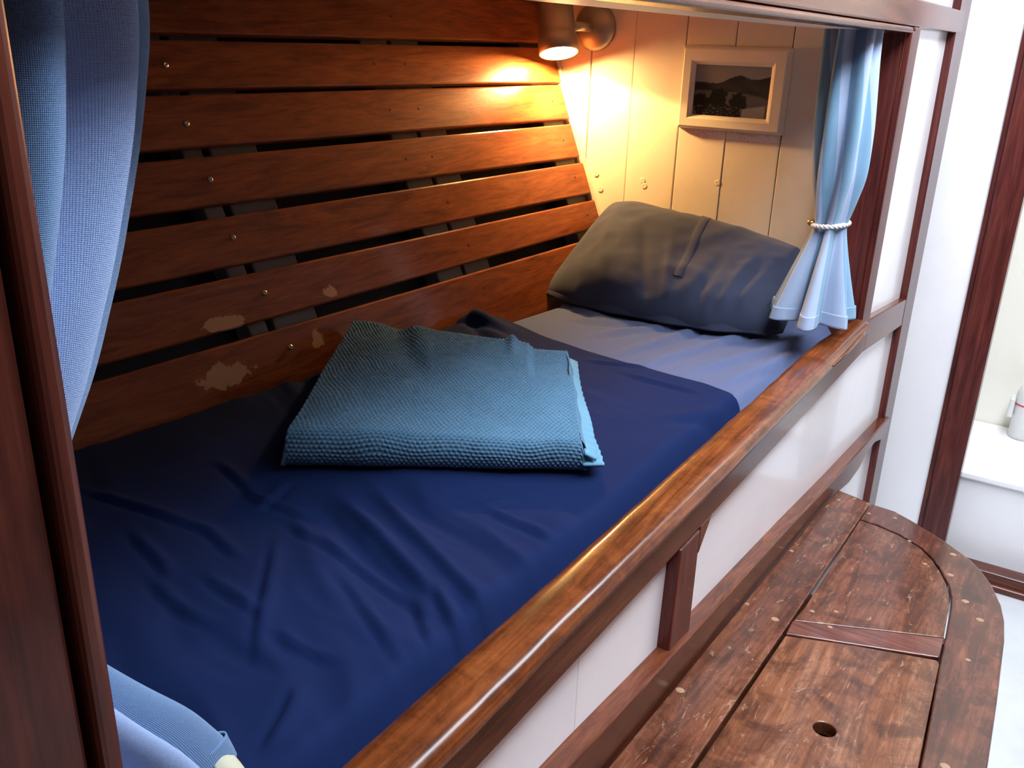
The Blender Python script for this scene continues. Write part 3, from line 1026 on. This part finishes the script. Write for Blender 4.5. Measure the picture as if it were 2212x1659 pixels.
# inner folded layers seen at the open end
vs = []
for i in range(80):
    v = 0.04 + 0.92 * i / 79
    for j in range(6):
        s = j / 5
        p = bl(0.975 + 0.022 * math.sin(math.pi * s) + 0.003 * math.sin(v * 25), v)
        vs.append((p.x, p.y, ZB + 0.004 + 0.042 * s))
o = mk('inner_fold', vs, grid_faces(80, 6), m_blanket, bk, None, True)
tag(bk, 'folded teal blue woven blanket lying on the navy cover', 'blanket')

# ------------------------------------------------------------------ curtains
def catmull(levels, z):
    zs = [l[0] for l in levels]
    out = []
    for k in range(1, len(levels[0])):
        out.append(float(np.interp(-z, [-q for q in zs], [l[k] for l in levels])))
    return out


def smooth_levels(levels, n):
    z0, z1 = levels[0][0], levels[-1][0]
    L = []
    for i in range(n):
        z = z0 + (z1 - z0) * i / (n - 1)
        acc = None; wsum = 0
        for k in range(-6, 7):
            zz = min(z0, max(z1, z + k * 0.006))
            w = math.exp(-(k / 3.5) ** 2)
            c = catmull(levels, zz)
            acc = [w * q for q in c] if acc is None else [a + w * q for a, q in zip(acc, c)]
            wsum += w
        L.append([z] + [a / wsum for a in acc])
    return L


def bundle(levels, n, lob, ph0, shp, nth=260, nz_=130, seedv=0.0):
    """levels: (z, cx, cy, ax, ay, amp, twist); returns verts, faces, uvs"""
    L = smooth_levels(levels, nz_)
    vs = []; uv = []
    for (z, cx, cy, ax, ay, amp, tw) in L:
        for k in range(nth + 1):
            th = 2 * math.pi * k / nth
            w = 0.0
            for (m_, a_, p_) in lob:
                w += a_ * math.sin(m_ * (th + tw) + p_ + ph0)
            w = math.copysign(abs(w) ** shp, w)
            r = 1 + amp * w + 0.04 * nz(math.cos(th) * 2 + seedv, math.sin(th) * 2, z * 6)
            vs.append((cx + ax * r * math.cos(th), cy + ay * r * math.sin(th), z))
            uv.append((k / nth, z))
    return vs, grid_faces(nz_, nth + 1), uv


def curtain(name, levels, lob, ph0, shp, m, hem_h, label, base, seedv=0.0):
    e = empty(name, base)
    zb = levels[-1][0]
    v, f, uv = bundle(levels, 0, lob, ph0, shp, seedv=seedv)
    o = mk('cloth', v, f, m, e, None, True, uv)
    md = o.modifiers.new('thick', 'SOLIDIFY'); md.thickness = 0.0022; md.offset = 0
    # turned hem at the bottom, a doubled band
    L = [l for l in smooth_levels(levels, 130) if l[0] < zb + hem_h]
    lv = [tuple(l) for l in L]
    lv = [(z, cx, cy, ax * 1.012 + 0.0006, ay * 1.012 + 0.0006, am, tw) for (z, cx, cy, ax, ay, am, tw) in lv]
    v, f, uv = bundle(lv, 0, lob, ph0, shp, nz_=12, seedv=seedv)
    o = mk('hem', v, f, m, e, None, True, uv)
    md = o.modifiers.new('thick', 'SOLIDIFY'); md.thickness = 0.0015; md.offset = 0
    tag(e, label, 'curtain', 'bunk curtains')
    return e


# head end curtain
lv = [(0.055, 1.9446, 0.0675, 0.0527, 0.0421, 0.3, 0.0), (0.0, 1.9446, 0.0665, 0.0527, 0.0421, 0.32, 0.05), (-0.1437, 1.935, 0.055, 0.0527, 0.0441, 0.3, 0.25), (-0.2395, 1.935, 0.0502, 0.0498, 0.0441, 0.26, 0.45), (-0.3161, 1.935, 0.0521, 0.0402, 0.0326, 0.22, 0.62), (-0.3372, 1.935, 0.0531, 0.0345, 0.0268, 0.2, 0.68), (-0.3592, 1.935, 0.0541, 0.0364, 0.0307, 0.26, 0.7), (-0.4311, 1.9254, 0.0579, 0.0479, 0.0441, 0.42, 0.74), (-0.5384, 1.9158, 0.0627, 0.0651, 0.0651, 0.55, 0.8)]
curtain('curtain', lv, [(6, 0.85, 2.1), (3, 0.25, 1.0), (11, 0.10, 2.0)], 0.0, 0.85, m_curt, 0.028, 'striped pale blue curtain tied back by the pillow at the head end', (1.935, 0.06, -0.538))
# near curtain
lv = [(0.06, 0.262, 0.118, 0.087, 0.0539, 0.36, 0.0), (0.0, 0.26, 0.117, 0.0887, 0.0557, 0.36, 0.02), (-0.06, 0.254, 0.115, 0.0818, 0.0539, 0.35, 0.03), (-0.13, 0.24, 0.112, 0.074, 0.0505, 0.33, 0.05), (-0.2, 0.224, 0.108, 0.0644, 0.0452, 0.28, 0.08), (-0.264, 0.204, 0.105, 0.0522, 0.0365, 0.22, 0.1), (-0.32, 0.19, 0.104, 0.0383, 0.0278, 0.18, 0.12), (-0.345, 0.19, 0.104, 0.0365, 0.0261, 0.18, 0.12), (-0.39, 0.208, 0.106, 0.0522, 0.0348, 0.22, 0.12), (-0.45, 0.232, 0.112, 0.0644, 0.0435, 0.28, 0.12), (-0.5, 0.255, 0.118, 0.0766, 0.0487, 0.28, 0.12), (-0.575, 0.283, 0.124, 0.087, 0.0539, 0.28, 0.12)]
cl = curtain('curtain', lv, [(9, 0.95, 1.73), (2, 0.12, 0.6), (4, 0.12, 1.0)], 0.0, 0.85, m_curtl, 0.03, 'plain denim blue curtain hanging behind the near dark post', (0.25, 0.11, -0.578), 3.0)
# rope tie-backs


def rope(path, r, m, parent, name='strand', turns=1.0):
    n = len(path)
    for s in range(3):
        pts = []
        for i, p in enumerate(path):
            p = Vector(p)
            q = Vector(path[(i + 1) % n]) - Vector(path[i - 1])
            q.normalize()
            up = Vector((0, 0, 1)); sd = q.cross(up).normalized()
            a = 2 * math.pi * (i / n * turns + s / 3)
            pts.append(p + (up * math.cos(a) + sd * math.sin(a)) * r * 0.52)
        tube(name, pts, r * 0.62, m, parent, 8, True)


def tieback(cx, cy, ax, ay, z, hook, label):
    e = empty('curtain_tie', (cx, cy, z))
    n = 120
    path = [(cx + ax * math.cos(2 * math.pi * k / n), cy + ay * math.sin(2 * math.pi * k / n), z - 0.004 * math.sin(2 * math.pi * k / n)) for k in range(n)]
    rope(path, 0.0048, m_rope, e, 'strand', 9)
    lathe('hook', [(0.0, 0), (0.006, 0.0), (0.007, 0.004), (0.007, 0.010), (0.004, 0.014), (0.0, 0.015)], m_brass, e, hook, (-0.35, 0.94, 0.05), 14)
    tag(e, label, 'tieback', 'curtain tiebacks')


tieback(1.935, 0.053, 0.044, 0.034, -0.337, (1.923, 0.083, -0.337), 'white twisted rope tieback with a brass end round the head end curtain')
# yellowed lining turned out at the corner of the near curtain
vs = []
for i in range(14):
    for j in range(10):
        u = i / 13; v = j / 9
        vs.append((0.362 + 0.022 * u + 0.004 * math.sin(v * 3), 0.098 + 0.045 * v - 0.012 * u, -0.565 + 0.026 * v * (1 - 0.4 * u) - 0.010 * u + 0.004 * math.sin(u * 4)))
o = mk('turned_lining', vs, grid_faces(14, 10), m_patch, cl, None, True)
md = o.modifiers.new('thick', 'SOLIDIFY'); md.thickness = 0.002
o['label'] = 'yellowed lining'

# ------------------------------------------------------------------ bench below the bunk front
def bz(x):
    return -0.919 - 0.0876 * (x - 1.021)


bench = empty('bench', (0.9, -0.22, FZ))
TH = 0.030


def slab(name, poly, m, bevel=0.0025, dz=0.0):
    return prism(name, [(x, y, bz(x) + dz) for x, y in poly], (0, 0, -TH), m, bench, bevel, 2)


left = slab('seat_board', [(-0.5, -0.014), (2.137, -0.014), (2.122, -0.060), (2.104, -0.0995), (1.99, -0.0995), (1.46, -0.1025), (-0.5, -0.107)], m_bench)
infill = slab('seat_board', [(1.437, -0.1055), (1.50, -0.1085), (1.62, -0.1070), (1.74, -0.1065), (1.84, -0.1035), (1.985, -0.1015), (1.981, -0.137), (1.962, -0.19), (1.929, -0.238), (1.886, -0.268), (1.836, -0.292), (1.784, -0.312), (1.73, -0.3245), (1.678, -0.3305), (1.558, -0.3385)], m_bench, 0.002, -0.0012)
batten = slab('batten', [(1.381, -0.1075), (1.434, -0.105), (1.554, -0.339), (1.480, -0.342)], m_benchy)
rim = slab('border_board', [(1.990, -0.1015), (2.103, -0.1015), (2.096, -0.157), (2.064, -0.203), (2.032, -0.240), (1.995, -0.284), (1.938, -0.338), (1.89, -0.366), (1.841, -0.388), (1.762, -0.412), (1.70, -0.423), (1.62, -0.430), (1.40, -0.438), (1.2, -0.443), (-0.5, -0.47),
                            (-0.5, -0.43), (1.153, -0.3635), (1.303, -0.3555), (1.478, -0.3445), (1.552, -0.3415), (1.68, -0.3335), (1.732, -0.3275), (1.786, -0.315), (1.839, -0.295), (1.889, -0.271), (1.933, -0.240), (1.966, -0.19), (1.985, -0.137)], m_benchrim)


def lid_with_hole(poly, hc, hr, m):
    bm = bmesh.new()
    ov = [bm.verts.new((x, y, bz(x) - 0.0015)) for x, y in poly]
    hv = [bm.verts.new((hc[0] + hr * 1.05 * math.cos(2 * math.pi * k / 24), hc[1] + hr * math.sin(2 * math.pi * k / 24), bz(hc[0] + hr * 1.05 * math.cos(2 * math.pi * k / 24)) - 0.0015)) for k in range(24)]
    es = [bm.edges.new((ov[k], ov[(k + 1) % len(ov)])) for k in range(len(ov))]
    es += [bm.edges.new((hv[k], hv[(k + 1) % 24])) for k in range(24)]
    r = bmesh.ops.triangle_fill(bm, use_beauty=True, use_dissolve=False, edges=es)
    fs_ = [g for g in r['geom'] if isinstance(g, bmesh.types.BMFace)]
    r = bmesh.ops.extrude_face_region(bm, geom=fs_)
    ev = [g for g in r['geom'] if isinstance(g, bmesh.types.BMVert)]
    bmesh.ops.translate(bm, verts=ev, vec=(0, 0, -0.024))
    bmesh.ops.recalc_face_normals(bm, faces=bm.faces)
    es = [e for e in bm.edges if len(e.link_faces) == 2 and e.calc_face_angle(0) > 0.9]
    bmesh.ops.bevel(bm, geom=es, offset=0.002, segments=2, profile=0.5, affect='EDGES', clamp_overlap=True)
    return frombm('hatch_lid', bm, m, bench)


lid = lid_with_hole([(0.55, -0.1105), (1.377, -0.1085), (1.425, -0.215), (1.471, -0.340), (1.462, -0.345), (1.303, -0.353), (1.153, -0.361), (0.55, -0.388)], (1.158, -0.231), 0.0165, m_benchlid)
rest = slab('seat_board', [(-0.5, -0.110), (0.545, -0.1108), (0.545, -0.3885), (-0.5, -0.427)], m_bench)
box('front_panel', (-0.5, -0.415, FZ), (1.62, -0.400, -1.02), m_white, bench, 0)
box('end_panel', (1.62, -0.400, FZ), (1.64, -0.03, -1.02), m_white, bench, 0)
box('seat_bearer', (-0.5, -0.39, -1.05), (1.62, -0.03, -1.02), m_benchrim, bench, 0)
pg = screw_mesh('plug', 0.0070, 0.0008, m_plug, False)
pg2 = screw_mesh('plug', 0.0045, 0.0008, m_plug, False)
UPB = Vector((0.0876, 0, 1)).normalized()
for (p, x, y, big) in ((rim, 1.938, -0.304, 1), (rim, 1.829, -0.313, 1), (rim, 1.728, -0.353, 1), (rim, 1.669, -0.385, 1), (left, 1.416, -0.078, 1), (infill, 1.492, -0.124, 0), (left, 1.108, -0.024, 1),
                       (rim, 2.037, -0.110, 0), (rim, 2.054, -0.165, 0), (left, 2.105, -0.062, 0), (left, 2.07, -0.033, 0), (infill, 1.946, -0.215, 0), (infill, 1.849, -0.262, 0), (left, 1.713, -0.022, 0),
                       (rim, 1.504, -0.384, 0), (rim, 1.181, -0.392, 1), (left, 1.435, -0.020, 0), (infill, 1.52, -0.16, 0), (batten, 1.455, -0.165, 0)):
    on_surface('plug', pg if big else pg2, (x, y, bz(x) - (0.0012 if p is infill else 0) + 0.0001), UPB, p)
tag(bench, 'worn dark wooden bench with rounded end and finger hole hatch beside the bunk', 'bench')
